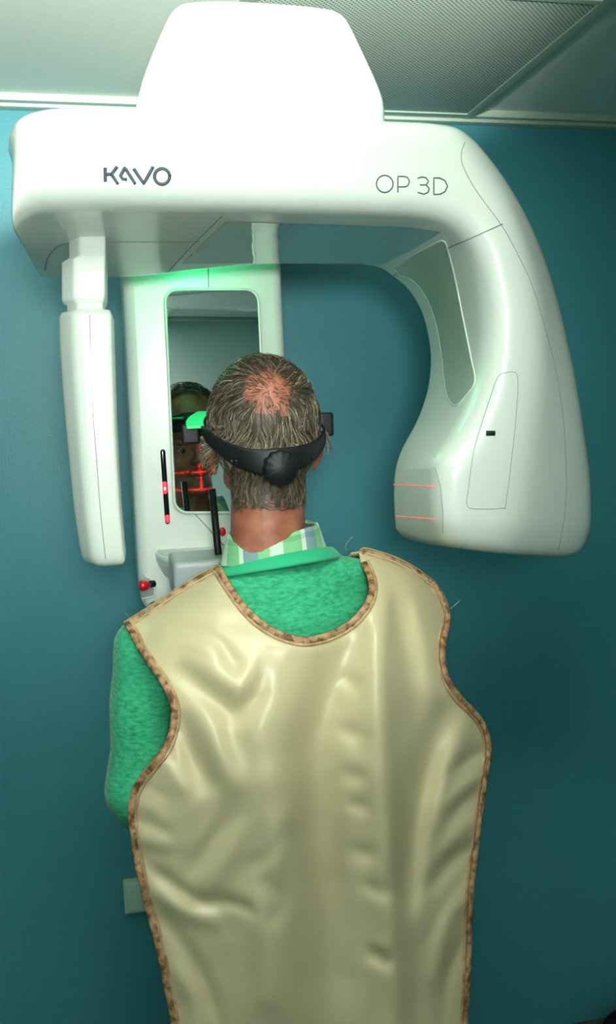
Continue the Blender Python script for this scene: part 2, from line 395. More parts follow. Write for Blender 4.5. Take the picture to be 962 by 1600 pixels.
def round_poly(pl, fr, nseg=6):
    out = []; N = len(pl)
    for i in range(N):
        p, a, b = pl[i], pl[i-1], pl[(i+1) % N]; r = fr[i]
        la, lb = (a-p).length, (b-p).length
        s = p+(a-p)*min(r/la, .46); e = p+(b-p)*min(r/lb, .46)
        for k in range(nseg+1):
            t = k/nseg; out.append(s*(1-t)**2+p*2*t*(1-t)+e*t*t)
        for k in (1, 2): # side subdivisions
            s2 = b+(p-b)*min(fr[(i+1) % N]/lb, .46); out.append(e.lerp(s2, k/3))
    return out
V = []; rings = []
NS = len(SM)
def radii(i):
    t = max(0, min(1, (i-48)/25))
    return [.03+.03*t, .03+.005*t, .035+.025*t*(1 if i < 85 else max(.25, 1-(i-85)/8)), .02, .03]
seq = []
for sh in (.55, .3, .14, .05): seq.append((0, sh))
for i in range(NS): seq.append((i, 0))
secs = []
for i, sh in seq: secs.append(round_poly(section(SM[i], sh), radii(i)))
last = section(SM[-1]); dn = Vector((0, 0, -1))
for sh, dz in ((.05, .010), (.14, .017), (.3, .021), (.6, .023)):
    q = section(SM[-1], sh); secs.append(round_poly([p+dn*dz for p in q], radii(NS-1)))
n = len(secs[0]); V = [p for s in secs for p in s]; Fc = []
for j in range(len(secs)-1):
    for i in range(n): Fc.append((j*n+i, j*n+(i+1) % n, (j+1)*n+(i+1) % n, (j+1)*n+i))
Fc.append(tuple(range(n))); Fc.append(tuple((len(secs)-1)*n+i for i in range(n))[::-1])
# rounded left end: pull the cap rings outwards in X
gantry = add('c_arm', V, Fc, M_white, XM, label='glossy white C-shaped arm: beam with bulky tube head at right')
GB = bvh_of(gantry)
px2m = YF/FPX
KV = 2.4*px2m
merge_tubes('maker_lettering', [
 ([(164.1, 262), (164.5, 284.6)], KV), ([(165, 272.4), (174.1, 272.4)], KV), ([(183, 260.5), (174.1, 272.5), (184.6, 288)], KV),
 ([(198.5, 280.8), (191.6, 280), (188.3, 274.6), (194.9, 262), (211.5, 288)], KV), ([(208.6, 263.6), (224.5, 287.2), (239.3, 260.6)], KV),
 (arc(253.1, 275.8, 11.8, 12.2), KV)], M_ink, gantry, bvh=GB, label='dark blue KAVO lettering')
TH = .95*px2m
z3 = lambda L: [(570+x/6.41, 250+y/6.41) for x, y in L]
merge_tubes('model_lettering', [
 (arc(600.7, 287.4, 12.9, 13.3), TH), (z3([(328, 328), (328, 165), (390, 165), (425, 175), (445, 215), (430, 255), (400, 270), (335, 270)]), TH),
 (z3([(525, 185), (570, 170), (612, 180), (635, 215), (612, 250), (550, 250)]), TH), (z3([(612, 250), (641, 285), (633, 322), (590, 343), (525, 325)]), TH),
 (z3([(688, 345), (688, 180), (750, 182), (800, 208), (825, 262), (800, 318), (750, 343), (688, 345)]), TH)], M_ink, gantry, bvh=GB, label='thin dark OP 3D lettering')
SW = .55*px2m
sm = lambda L, n=6: [tuple(q) for q in catmull(L, n)]
merge_tubes('cover_seam', [
 (sm([(726, 222), (720, 240), (724, 262), (745, 300), (785, 355), (812, 405), (832, 450), (850, 510), (868, 580), (880, 660), (884, 740), (882, 800), (872, 860)]), SW),
 ([(612, 432), (690, 392), (785, 350)], SW*1.5),
 (sm([(893, 530), (905, 620), (918, 720), (935, 800)]), SW*.6)], M_seam, gantry, bvh=GB, label='dark thin panel joints')
rr_ = sm([(783, 584), (800, 581), (808, 588), (808, 620), (802, 690), (790, 785), (784, 794), (740, 795), (729, 788), (732, 760), (741, 700), (766, 620), (776, 592), (783, 584)], 4)
merge_tubes('service_hatch', [(rr_, SW*.8)], M_seam, gantry, bvh=GB)
merge_tubes('button_slot', [([(759, 677), (773, 677)], 4.2*px2m)], M_black, gantry, bvh=GB, flat=.4, label='small black slot')
# inner window on the tube side, with raised rim
win = sm([(617, 420), (640, 402), (672, 384), (692, 376), (700, 392), (712, 440), (724, 500), (736, 560), (742, 596), (728, 618), (712, 634), (700, 622), (694, 590), (689, 545), (680, 500), (665, 462), (645, 438), (625, 430)], 4)
patch('inner_window', win, GB, M_glass, gantry, label='glossy tinted inner window')
merge_tubes('window_rim', [(win+[win[0]], 1.8*px2m)], M_white, gantry, bvh=GB, flat=.9)
cw_ = [(620, 737), (640, 734), (680, 731), (688, 760), (692, 800), (692, 832), (650, 825), (620, 818), (617, 780)]
patch('collimator_cover', cw_, GB, mat('cover_plastic', srgb(188, 197, 186), .35), gantry, label='slightly darker cover facing the patient')
merge_tubes('cover_edge', [(cw_+[cw_[0]], SW*.8)], M_seam, gantry, bvh=GB)
merge_tubes('laser_line', [([(613, 757), (682, 761)], 1.1*px2m), ([(613, 806), (684, 811)], 1.1*px2m)], M_laserdim, gantry, bvh=GB, off=.0016, label='projected red laser light drawn as thin glowing strips')
merge_tubes('green_led_reflection', [(sm([(744, 620), (738, 636), (727, 656), (718, 672)]), 1.4*px2m)], M_greenline, gantry, bvh=GB, flat=.4, label='pale green reflection of the status lamp, drawn as a glowing strip')
# underside plate, glossy, below the beam
def up_pt(x, y, z): 
    d = ray(x, y); return CAM+d*((z-CAM.z)/d.z)
zb = P(500, 415, 1.57).z
def hplate(name, pxs, z, th, mt, label=None, bev=.003):
    pts = [up_pt(x, y, z) for x, y in pxs]
    bm = bmesh.new(); vs = [bm.verts.new((p.x, p.y, z)) for p in pts]; f = bm.faces.new(vs)
    r = bmesh.ops.extrude_face_region(bm, geom=[f]); bmesh.ops.translate(bm, vec=(0, 0, th), verts=[v for v in r['geom'] if isinstance(v, bmesh.types.BMVert)])
    bmesh.ops.recalc_face_normals(bm, faces=bm.faces); bmesh.ops.bevel(bm, geom=bm.edges[:], offset=bev, segments=2, affect='EDGES')
    me = bpy.data.meshes.new(name); bm.to_mesh(me); bm.free(); return addm(name, me, mt, XM, False, label)
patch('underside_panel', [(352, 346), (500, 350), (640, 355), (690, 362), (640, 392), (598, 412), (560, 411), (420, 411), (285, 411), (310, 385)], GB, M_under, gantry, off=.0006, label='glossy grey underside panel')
merge_tubes('hub_shadow_and_crease', [(sm([(312, 377), (250, 378), (180, 378), (115, 379), (92, 384), (76, 400), (70, 422)]), SW*1.4), ([(346, 338), (300, 384), (258, 430)], SW*1.6)], M_seam, gantry, bvh=GB)  # long stroke paints the step's shadow, short one marks a crease

# top carriage above the beam
kz = lambda pxs, Y: [(P(x, y, Y).x, P(x, y, Y).z) for x, y in pxs]
topo = catmull([(205, 215), (209, 188), (213, 160), (225, 115), (243, 68), (262, 26), (275, 8), (295, 0), (350, -3), (440, 2), (500, 8), (527, 14), (545, 30), (570, 80), (592, 128), (602, 158), (604, 190), (604, 225)], 4)
prism('upper_carriage', kz(topo, 1.30), 1.30, 1.82, M_white, XM, bev=.012, label='tapered white housing on top of the arm')
# column
cl = catmull([(188, 330), (189, 380), (192, 450), (197, 560), (204, 690), (211, 820), (216, 900), (220, 935), (226, 950)], 5)
cr = catmull([(448, 950), (452, 760), (448, 575), (443, 460), (438, 330)], 4)
colp = kz(cl+[np.array((240, 958)), np.array((438, 958))]+cr, 1.70)
column = prism('column', colp, 1.70, 1.98, M_white2, XM, bev=.022, seg=5, label='white vertical column carrying the mirror')
box('wall_post', (P(255, 950, 1.9).x, 1.86, 0), (P(425, 950, 1.9).x, WALL_Y-.002, 2.25), M_white2, XM, bev=.01)
box('column_top', (P(230, 300, 1.8).x, 1.75, P(300, 420, 1.75).z), (P(425, 300, 1.8).x, 1.97, CEIL-.1), M_white2, XM, bev=.01)
YC = 1.70
def rr_out(x0, y0, x1, y1, r, sk=0):
    o = []
    for cx, cy, a0 in ((x1-r, y0+r, -90), (x1-r, y1-r, 0), (x0+r, y1-r, 90), (x0+r, y0+r, 180)):
        for k in range(7):
            a = math.radians(a0+15*k); o.append((cx+r*math.cos(a)+sk*((cy+r*math.sin(a))-450)/350, cy+r*math.sin(a)))
    return o
mo = rr_out(257, 452, 403, 801, 20, 16)
MT = (0.085, -0.025) # mirror turned slightly about Z and X
mc = P(333, 626, YC-.004)
def tiltY(p): return -(YC-.004)*0+ (p.x-mc.x)*MT[0]-(p.z-mc.z)*MT[1]
V = []
top_ = P(257, 452, YC-.004); off_ = max(tiltY(P(x, y, YC-.004)) for x, y in mo)
for x, y in mo:
    Yv = YC-.004
    for it in range(4): Yv = YC-.004+tiltY(P(x, y, Yv))-off_
    V.append(P(x, y, Yv))
n = len(V); V2 = [Vector((v.x, YC+.002, v.z)) for v in V]
mir = add('mirror', V+V2, [tuple(range(n)), tuple(range(2*n-1, n-1, -1))]+[(i, (i+1) % n, n+(i+1) % n, n+i) for i in range(n)], [M_mirror, M_white2], XM, smooth=False, label='tall rounded positioning mirror')
for p in mir.data.polygons:
    if len(p.vertices) == 4 or p.normal.y > .5: p.material_index = 1
tube('mirror_rim', V, .0026, M_rim, mir, closed=True, seg=8)
tube('column_joint', [P(325, 415, YC-.001), P(326, 450, YC-.001)], .0007, M_seam, column)
# laser slot
def slot(x0, y0, x1, y1, r, mt, nm, par, Y=YC-.0015, fl=.35, lab=None):
    a, b = P(x0, y0, Y), P(x1, y1, Y); L_ = (b-a).length; us = [0, .03*r/L_, .15*r/L_, .4*r/L_, r/L_]; us = us+[.3, .4, .5, .6, .7]+[1-u for u in us[::-1]]
    us = sorted(us); pts = [a.lerp(b, t) for t in us]
    rs = [r*math.sqrt(max(.01, 1-(1-min(1, min(t, 1-t)*L_/r))**2)) for t in us]
    return tube(nm, pts, rs, mt, par, seg=12, flat=([Vector((0, -1, 0))]*len(us), fl), label=lab)
ls = slot(254, 702, 262, 819, .0048, M_blackg, 'laser_slot', column, lab='narrow black laser slot')
slot(257, 752, 258, 772, .0044, M_laser, 'laser_lens', ls, YC-.0026, lab='red laser glow'); slot(261, 804, 262, 817, .0044, M_laser, 'laser_lens', ls, YC-.0026, lab='red laser glow')
slot(257.3, 760, 257.7, 767, .0026, M_laserhot, 'laser_lens', ls, YC-.0034); slot(261.3, 809, 261.5, 811, .0024, M_laserhot, 'laser_lens', ls, YC-.0034)
bt = slot(347, 824, 348, 838, .0062, M_red, 'height_button', column, fl=.5, lab='small dark red oval button')
# shelf bulge and chin support
p0, p1 = P(238, 868, 1.70), P(452, 868, 1.70)
shz = P(300, 858, 1.62).z
V = []; 
shelf = [(p0.x+.005, YC+.01), (p0.x+.01, 1.66), (p0.x+.03, 1.62), (p0.x+.07, 1.595), (p0.x+.12, 1.585), (p1.x-.05, 1.59), (p1.x-.01, 1.66), (p1.x, YC+.01)]
sp_ = catmull(shelf, 5); n = len(sp_)
zt0, zb0 = P(300, 866, 1.62).z, P(300, 905, 1.62).z
V = [Vector((q[0], q[1], zt0)) for q in sp_]+[Vector((q[0], q[1]+.0, zt0-.018)) for q in sp_]+[Vector((q[0]*.9+.1*(p0.x+p1.x)/2, q[1]+.05, zb0-.01)) for q in sp_]
Fc = [tuple(range(n)), tuple(range(3*n-1, 2*n-1, -1))]
for j in range(2):
    for i in range(n): Fc.append((j*n+i, j*n+(i+1) % n, (j+1)*n+(i+1) % n, (j+1)*n+i))
sh_ = add('shelf', V, Fc, M_white2, XM, smooth=False, label='white curved shelf below the mirror')
bm = bmesh.new(); bm.from_mesh(sh_.data); bmesh.ops.bevel(bm, geom=[e for e in bm.edges if abs(e.verts[0].co.z-e.verts[1].co.z) < 1e-4], offset=.004, segments=3, affect='EDGES'); bm.to_mesh(sh_.data); bm.free()
for p in sh_.data.polygons: p.use_smooth = True
ca, cb_ = P(268, 876, 1.50), P(372, 930, 1.50)
chin = box('chin_support', (ca.x, 1.48, cb_.z), (cb_.x, 1.60, ca.z), M_grey, XM, bev=.012, seg=4, label='grey chin support block')
rod = P(341, 866, 1.53); rt = P(331, 762, 1.53)
tube('bite_rod', [rod+Vector((0, 0, -.02)), rod, rt.lerp(rod, .02)], .0062, M_black, chin, seg=14, label='black upright rod')
tube('lever', [P(350, 868, 1.5), P(362, 878, 1.49), P(352, 884, 1.48)], .004, M_black, chin)
# emergency stop recess at lower left of the column
q0, q1 = P(219, 893, YC-.001), P(241, 933, YC-.001)
rec = prism('stop_recess', [(P(x, y, YC).x, P(x, y, YC).z) for x, y in ((219, 892), (228, 902), (240, 908), (241, 930), (221, 935))], YC-.0025, YC+.004, M_grey, column, bev=.0008, label='grey recess for the stop button')
tube('recess_lip', [P(x, y, YC-.003) for x, y in ((241, 909), (242, 931), (221, 936))], .0022, M_white2, rec)
es = P(224, 913, YC-.01)
stop = tube('emergency_stop', [es+Vector((-.008, -.012, 0)), es+Vector((-.003, -.012, 0)), es+Vector((.004, -.011, 0)), es+Vector((.010, -.008, 0))], [.0085, .0105, .0095, .006], M_red, column, seg=20, label='red emergency stop button')
tube('button_collar', [es+Vector((.008, -.008, 0)), es+Vector((.020, 0, 0))], .0065, M_black, column, seg=16, label='black button collar')
# green status lamp under the beam, aimed at the column top
gl = P(322, 405, 1.56)
lamp = box('status_light', (gl.x-.045, 1.590, zb+.004), (gl.x+.030, 1.612, zb+.012), M_green, XM, bev=.002, label='green status lamp under the arm')
# sensor arm hanging at left
def rbox_loft(name, rows, mt, parent, label=None, rad=.012):
    """rows: (px left, px right, py, Y centre, half depth)"""
    secs = []
    for xl, xr, y, Y, hd in rows:
        a, b = P(xl, y, Y), P(xr, y, Y); z = (a.z+b.z)/2
        q = [Vector((a.x, Y-hd*.25, z)), Vector((a.x+(b.x-a.x)*.30, Y-hd, z)), Vector((b.x-(b.x-a.x)*.05, Y-hd, z)), Vector((b.x, Y+hd, z)), Vector((a.x+.01, Y+hd, z))]
        secs.append(round_poly(q, [rad*.8, rad, rad*.6, rad*.6, rad], 4))
    n = len(secs[0]); V = [p for s in secs for p in s]; Fc = []
    for j in range(len(secs)-1):
        for i in range(n): Fc.append((j*n+i, j*n+(i+1) % n, (j+1)*n+(i+1) % n, (j+1)*n+i))
    Fc.append(tuple(range(n))); Fc.append(tuple((len(secs)-1)*n+i for i in range(n))[::-1])
    return add(name, V, Fc, mt, parent, True, label)
sh = lambda r, d: (r[0]+d, r[1]-d, r[2], r[3], max(.002, r[4]-d*.001))
R1 = (97, 170, 495, 1.36, .045)
rows = [sh((97, 175, 487, 1.36, .045), 10), (94, 176, 490, 1.36, .045), (91, 179, 498, 1.36, .050), (92, 180, 540, 1.36, .052), (96, 182, 600, 1.36, .052), (101, 184, 660, 1.36, .052), (107, 187, 720, 1.36, .052), (114, 191, 790, 1.36, .05), (121, 195, 840, 1.36, .05), (125, 197, 862, 1.36, .048), (128, 198, 871, 1.36, .046), (136, 195, 877, 1.36, .04), (150, 185, 879, 1.36, .03)]
sens = rbox_loft('sensor_arm', rows, M_white, XM, 'flat white hanging image sensor arm')
rows = [(107, 168, 372, 1.37, .035), (107, 168, 405, 1.37, .035), (96, 168, 412, 1.36, .04), (96, 168, 468, 1.36, .04), (98, 166, 475, 1.36, .038), (104, 164, 479, 1.36, .034), (105, 165, 492, 1.36, .034)]
rbox_loft('sensor_mount', rows, M_white2, sens, 'stepped white mounting collar', rad=.006)
SB = bvh_of(sens)
merge_tubes('seam', [(sm([(140, 492), (142, 560), (145, 640), (151, 720), (157, 800), (165, 874)]), SW)], M_seam, sens, bvh=SB)
# grip handles beside the chin support
for s, hx in ((-1, P(250, 1120, 1.62)), (1, P(560, 1120, 1.62))):
    pts = [tuple(q) for q in catmull([(base.x+.11+s*.06, 1.74, 1.33), (hx.x-.02*s, 1.72, 1.32), (hx.x, 1.66, 1.28), (hx.x, 1.62, 1.20), (hx.x, 1.62, 1.12)], 6)]
    tube('grip_handle', pts, .014, M_grey, XM, seg=14)

# ================================================================== PERSON
HY = 1.335
hc = P(411, 668, HY)          # centre of the cranium
PER = empty('person', (hc.x, HY, 0), 'person seen from behind in a green sweater and cream lead apron, head at the mirror', 'person')
nb = P(418, 860, 1.32); 
shL, shR = P(238, 1016, 1.33), P(640, 995, 1.33)
elL, elR = P(222, 1235, 1.30), P(668, 1240, 1.34)
haL = Vector((P(250, 1120, 1.62).x, 1.59, 1.19)); haR = Vector((P(560, 1120, 1.62).x, 1.59, 1.19))
tc0 = (shL+shR)/2; cx = tc0.x
zh = shL.z
balls = []
def face_balls():
    b = []
    H = lambda dx, dy, dz: hc+Vector((dx, dy, dz-(.020 if dy > .05 else 0)))
    b.append((H(0, -.004, .012), (.074, .092, .088)))
    b.append((H(0, .03, .02), (.068, .062, .078)))
    b.append((H(0, -.028, -.02), (.066, .062, .07)))
    b.append((H(0, .035, -.045), (.058, .05, .07)))
    b.append((H(0, .055, -.095), (.036, .036, .028)))     # chin
    b.append((H(0, .03, -.085), (.05, .045, .035)))       # jaw
    b.append((H(0, .079, -.108), (.017, .012, .013)))
    for s in (-1, 1):
        b.append((H(s*.034, .066, -.048), (.022, .018, .02)))  # cheek
        b.append((H(s*.026, .08, -.003), (.022, .010, .007)))   # brow
        b.append((H(s*.047, .03, -.075), (.013, .03, .02)))
        b.append((H(s*.010, .092, -.047), (.008, .009, .007)))  # nostril wing
        # ear
        b.append((H(s*.0795, -.004, -.032), (.006, .017, .030), Matrix.Rotation(s*.45, 3, 'Z')))
        b.append((H(s*.083, -.016, -.028), (.004, .008, .026), Matrix.Rotation(s*.5, 3, 'Z')))
        b.append((H(s*.076, 0, -.060), (.005, .009, .010)))
    for t in range(9):
        q = t/8; b.append((H(0, .082+.022*q, -.006-.038*q), (.006+.004*q, .007+.003*q, .008)))
    b.append((H(0, .104, -.045), (.010, .009, .008)))
    b.append((H(0, .084, -.070), (.020, .010, .006))); b.append((H(0, .083, -.084), (.018, .010, .006)))
    return b
balls += face_balls()
balls += limb(hc+Vector((0, -.02, -.07)), nb+Vector((0, 0, -.03)), .054, .060, 8)
balls += limb(hc+Vector((0, .01, -.09)), nb+Vector((0, .02, -.03)), .048, .058, 8)
def torso(g=0.0):
    b = []
    ch = Vector((cx, 1.34, zh))
    b += limb(nb+Vector((0, 0, -.072)), shL+Vector((.035, .0, .004)), .044+g, .052+g)
    b += limb(nb+Vector((.02, 0, -.058)), shR+Vector((-.035, .0, .004)), .048+g, .052+g)
    for k in range(15):
        t = k/14; z = zh+.0-t*.50
        wx = .165+.015*math.sin(t*PI*.8)-.03*t; wy = .105+.012*math.sin(t*PI)
        b.append((Vector((cx, 1.335-.012*math.sin(t*PI), z)), (wx+g, wy+g, .07)))
    return b
balls += torso(-.008)
def arm(sh, el, ha, g=0):
    return limb(sh, el, .052+g, .046+g) + limb(el, el.lerp(ha, .85), .043+g, .032+g)
balls += arm(shL, elL, haL, -.008)+arm(shR, elR, haR, -.008)
# hands around the grips
def hand(ha, s):
    b = []
    wr = ha+Vector((-s*.0, -.045, -.01)); 
    b += [(ha+Vector((s*-.022, -.015, .0)), (.014, .038, .04))]
    L = [.9, 1.05, 1.0, .85]
    for k in range(4):
        z = .030-.021*k; r = .0088
        a0 = ha+Vector((-s*.024, .012, z)); a1 = ha+Vector((-s*.012, .048*L[k], z)); a2 = ha+Vector((s*.014, .052*L[k], z-.002)); a3 = ha+Vector((s*.024, .028, z-.003))
        b += limb(a0, a1, r, r, 6)+limb(a1, a2, r, r*.92, 5)+limb(a2, a3, r*.92, r*.8, 5)
    t0 = ha+Vector((-s*.018, -.03, .025)); t1 = ha+Vector((s*.006, -.008, .045)); t2 = ha+Vector((s*.022, .014, .038))
    b += limb(t0, t1, .012, .0105, 5)+limb(t1, t2, .0105, .009, 5)
    return b
balls += hand(haL, -1)+hand(haR, 1)
hipz = .93
for s in (-1, 1):
    hp = Vector((cx+s*.09, 1.34, hipz)); kn = Vector((cx+s*.10, 1.36, .50)); an = Vector((cx+s*.105, 1.34, .09))
    balls += limb(hp, kn, .08, .055)+limb(kn, an, .053, .036)+limb(an+Vector((0, .01, -.04)), an+Vector((0, .15, -.055)), .04, .032)
    balls.append((Vector((cx+s*.06, 1.33, hipz+.02)), (.10, .10, .10)))
body = blob('body', balls, .0045, M_skin, PER, 3)
# face pieces
for s in (-1, 1):
    e = hc+Vector((s*.030, .069, -.042))
    eb = blob('eye', [(e, (.0115, .0115, .0115))], .0015, M_eye, PER, 1); blob('iris', [(e+Vector((0, .0095, -.001)), (.0052, .003, .0052))], .0008, M_iris, eb, 1)
    tube('eyelid', [e+Vector((math.sin(a)*.0135, .010-abs(math.sin(a))*.006, .004+.003*math.cos(a)*1)) for a in [-1.3+.26*i for i in range(11)]], .0022, M_skin, PER)
    tube('eyebrow', [e+Vector((s*(-.012+.030*t), .014-.012*t*t, .020+.004*math.sin(t*PI))) for t in [i/8 for i in range(9)]], [.0015+.0018*math.sin(PI*min(1, .15+i/9)) for i in range(9)], M_hair2, PER)
mp_ = [hc+Vector((-.027+.054*t, .092-.020*abs(2*t-1)**2, -.0965+.006*abs(2*t-1)**2)) for t in [i/12 for i in range(13)]]
tube('mouth', mp_, [.0012+.002*math.sin(PI*i/12) for i in range(13)], M_lip, PER)
tube('teeth', [q+Vector((0, .0015, .0002)) for q in mp_[3:10]], .0014, M_teeth, PER)
# sweater
sb = torso(.004)+arm(shL, elL, haL, .007)+arm(shR, elR, haR, .004)
sb += [(shL+Vector((.012, 0, -.03)), (.062, .066, .08)), (shR+Vector((-.01, 0, -.03)), (.06, .066, .08))]
nk = P(444, 876, 1.25)
sb += [(Vector((nk.x, 1.335, nk.z-.036)), (.097, .090, .043)), (Vector((nk.x+.005, 1.335, nk.z-.062)), (.125, .097, .06)), (Vector((nk.x+.005, 1.335, nk.z-.10)), (.15, .105, .08))]
sb += limb(P(500, 897, 1.30), P(556, 905, 1.32), .034, .034)
sb.append((elL+Vector((.0, -.006, .0)), (.055, .058, .06)))
sb += [(Vector((cx, 1.34, zh-.52)), (.165, .118, .06))]
sweater = blob('sweater', sb, .006, M_sweat, PER, 14, 'green knitted sweater')
me = sweater.data; mw = world(sweater).translation
for v in me.vertices:
    q = v.co+mw; d = noise.noise(Vector((q.x*9, q.y*9, q.z*22)))*.0022 + noise.noise(q*60)*.0006
    sl = 1.0 if q.x < shL.x+.06 else .5
    v.co += v.normal*d*sl
# sleeve creases
for v in me.vertices:
    q = v.co+mw
    if q.x < shL.x+.09 and q.z < shL.z:
        t = (shL.z-q.z); v.co += v.normal*(.0022*math.sin(60*t+25*q.x+3*math.sin(9*q.y)))*min(1, t*8)
me.update()
SWB = bvh_of(sweater)
tr = []
for s in (-1, 1):
    tr += limb((cx+s*.09, 1.34, hipz), (cx+s*.10, 1.36, .50), .092, .072)+limb((cx+s*.10, 1.36, .50), (cx+s*.105, 1.345, .07), .07, .06)
tr += [(Vector((cx, 1.34, hipz+.02)), (.17, .12, .12))]
blob('trousers', tr, .008, M_trouser, PER, 5, 'dark trousers')
for s in (-1, 1):
    blob('shoe', limb((cx+s*.105, 1.32, .04), (cx+s*.11, 1.48, .034), .045, .038)+[(Vector((cx+s*.107, 1.40, .02)), (.048, .13, .02))], .006, M_shoe, PER, 3)
# positioning lasers: thin sheets of red light sent from the column towards the face
def laser(x, z, sx_, sy_, pw):
    l = bpy.data.lights.new('laser_beam', 'AREA'); l.shape = 'RECTANGLE'; l.size = sx_; l.size_y = sy_; l.energy = pw; l.color = (1, .01, .03); l.spread = math.radians(1.5)
    o = bpy.data.objects.new('laser_beam', l); COL.objects.link(o); o.location = (x, 1.64, z); o.rotation_euler = (math.radians(-90), 0, 0)
laser(hc.x+.004, hc.z-.065, .003, .13, .007); laser(hc.x, hc.z-.090, .14, .003, .006); laser(hc.x, hc.z-.128, .13, .003, .006)
# shirt collar: folded band around the neck, wider below; open at the throat
def ring_band(name, ctr, rows, mt, parent, n=72, a0=-158, a1=158, label=None, wob=0, tilt=0):
    """rows: (rx, ry, z, yshift) ; angle 0 = back of the neck"""
    V, Fc, UV = [], [], []
    for j, (rx, ry, z, ys) in enumerate(rows):
        for i in range(n+1):
            a = math.radians(a0+(a1-a0)*i/n)
            x = rx*math.sin(a); V.append(Vector((ctr.x+x, ctr.y+ys-ry*math.cos(a), ctr.z+z+tilt*x+wob*math.sin(9*a+j)))); UV.append(((a*rx)+.5, j/(len(rows)-1)))
    for j in range(len(rows)-1):
        for i in range(n): Fc.append((j*(n+1)+i, j*(n+1)+i+1, (j+1)*(n+1)+i+1, (j+1)*(n+1)+i))
    o = add(name, V, Fc, mt, parent, True, label)
    uv = o.data.uv_layers.new(name='UVMap')
    for l in o.data.loops: uv.data[l.index].uv = UV[l.vertex_index]
    return o
cc = P(438, 850, 1.27); cc.y = 1.33
collar = ring_band('shirt_collar', cc, [(.064, .058, .012, 0), (.066, .060, .016, 0), (.069, .063, .015, 0), (.073, .068, .004, 0), (.078, .073, -.012, 0), (.083, .078, -.026, 0), (.084, .079, -.027, 0), (.080, .075, -.026, 0)], M_plaid, PER, wob=.0008, tilt=.08, label='green blue and white plaid shirt collar')
# ribbed neckband
V, Fc = [], []; NA = 540; nc = P(448, 874, 1.25)
prof = [(-.006, -.010), (-.001, -.010), (.0018, -.006), (.0022, .004), (.0005, .0075), (-.004, .0075)]
for i in range(NA):
    a = 2*PI*i/NA; rib = .0011 if i % 2 else 0
    rx, ry = .091, .085
    ct = Vector((nc.x+rx*math.sin(a), 1.335-ry*math.cos(a), nc.z+.10*rx*math.sin(a)-.035*(1-math.cos(a))/2))
    rd = Vector((math.sin(a), -math.cos(a), 0))
    for (r_, z_) in prof: V.append(ct+rd*(r_+rib-z_*.9)+Vector((0, 0, z_)))
k = len(prof)
for i in range(NA):
    for j in range(k): Fc.append((i*k+j, i*k+(j+1) % k, ((i+1) % NA)*k+(j+1) % k, ((i+1) % NA)*k+j))
add('neckband', V, Fc, M_rib, PER, label='ribbed green neckband of the sweater')

# hair: scalp shell + strands, bald crown
BB = bvh_of(body)
crown = P(418, 618, HY-.07); ccd = (crown-hc).normalized()
def hairy(d):      # d unit direction from hc ; 1 hair, 0 none
    e = Vector((d.x/.075, d.y/.095, d.z/.1)).normalized()
    up_, bk = d.z, -d.y
    if d.y > .1:                                   # front half: only above hairline and sideburn
        if d.z < .55 and not (d.y < .28 and d.z > -.15): return 0
        if d.y > .62: return 0
    if d.z < -.1 and d.y > -.28: return 0           # below ears
    lim = -.94
    if d.z < lim: return 0
    ang = d.angle(ccd)
    # bald patch: oval
    ang += .10*noise.noise(d*6)
    if ang < .16: return .62
    if ang < .50: return .62+.38*((ang-.16)/.34)**1.3
    return 1
N = 15000; cu = bpy.data.curves.new('hair', 'CURVE'); cu.dimensions = '3D'; cu.bevel_depth = .00042; cu.bevel_resolution = 0; cu.resolution_u = 1
for mt in (M_hair1, M_hair2, M_hair3): cu.materials.append(mt)
off = PER.location
def surf(d):
    h = BB.ray_cast(hc+d*.3, -d, .3)
    return (h[0], h[1]) if h[0] else None
sd = 0
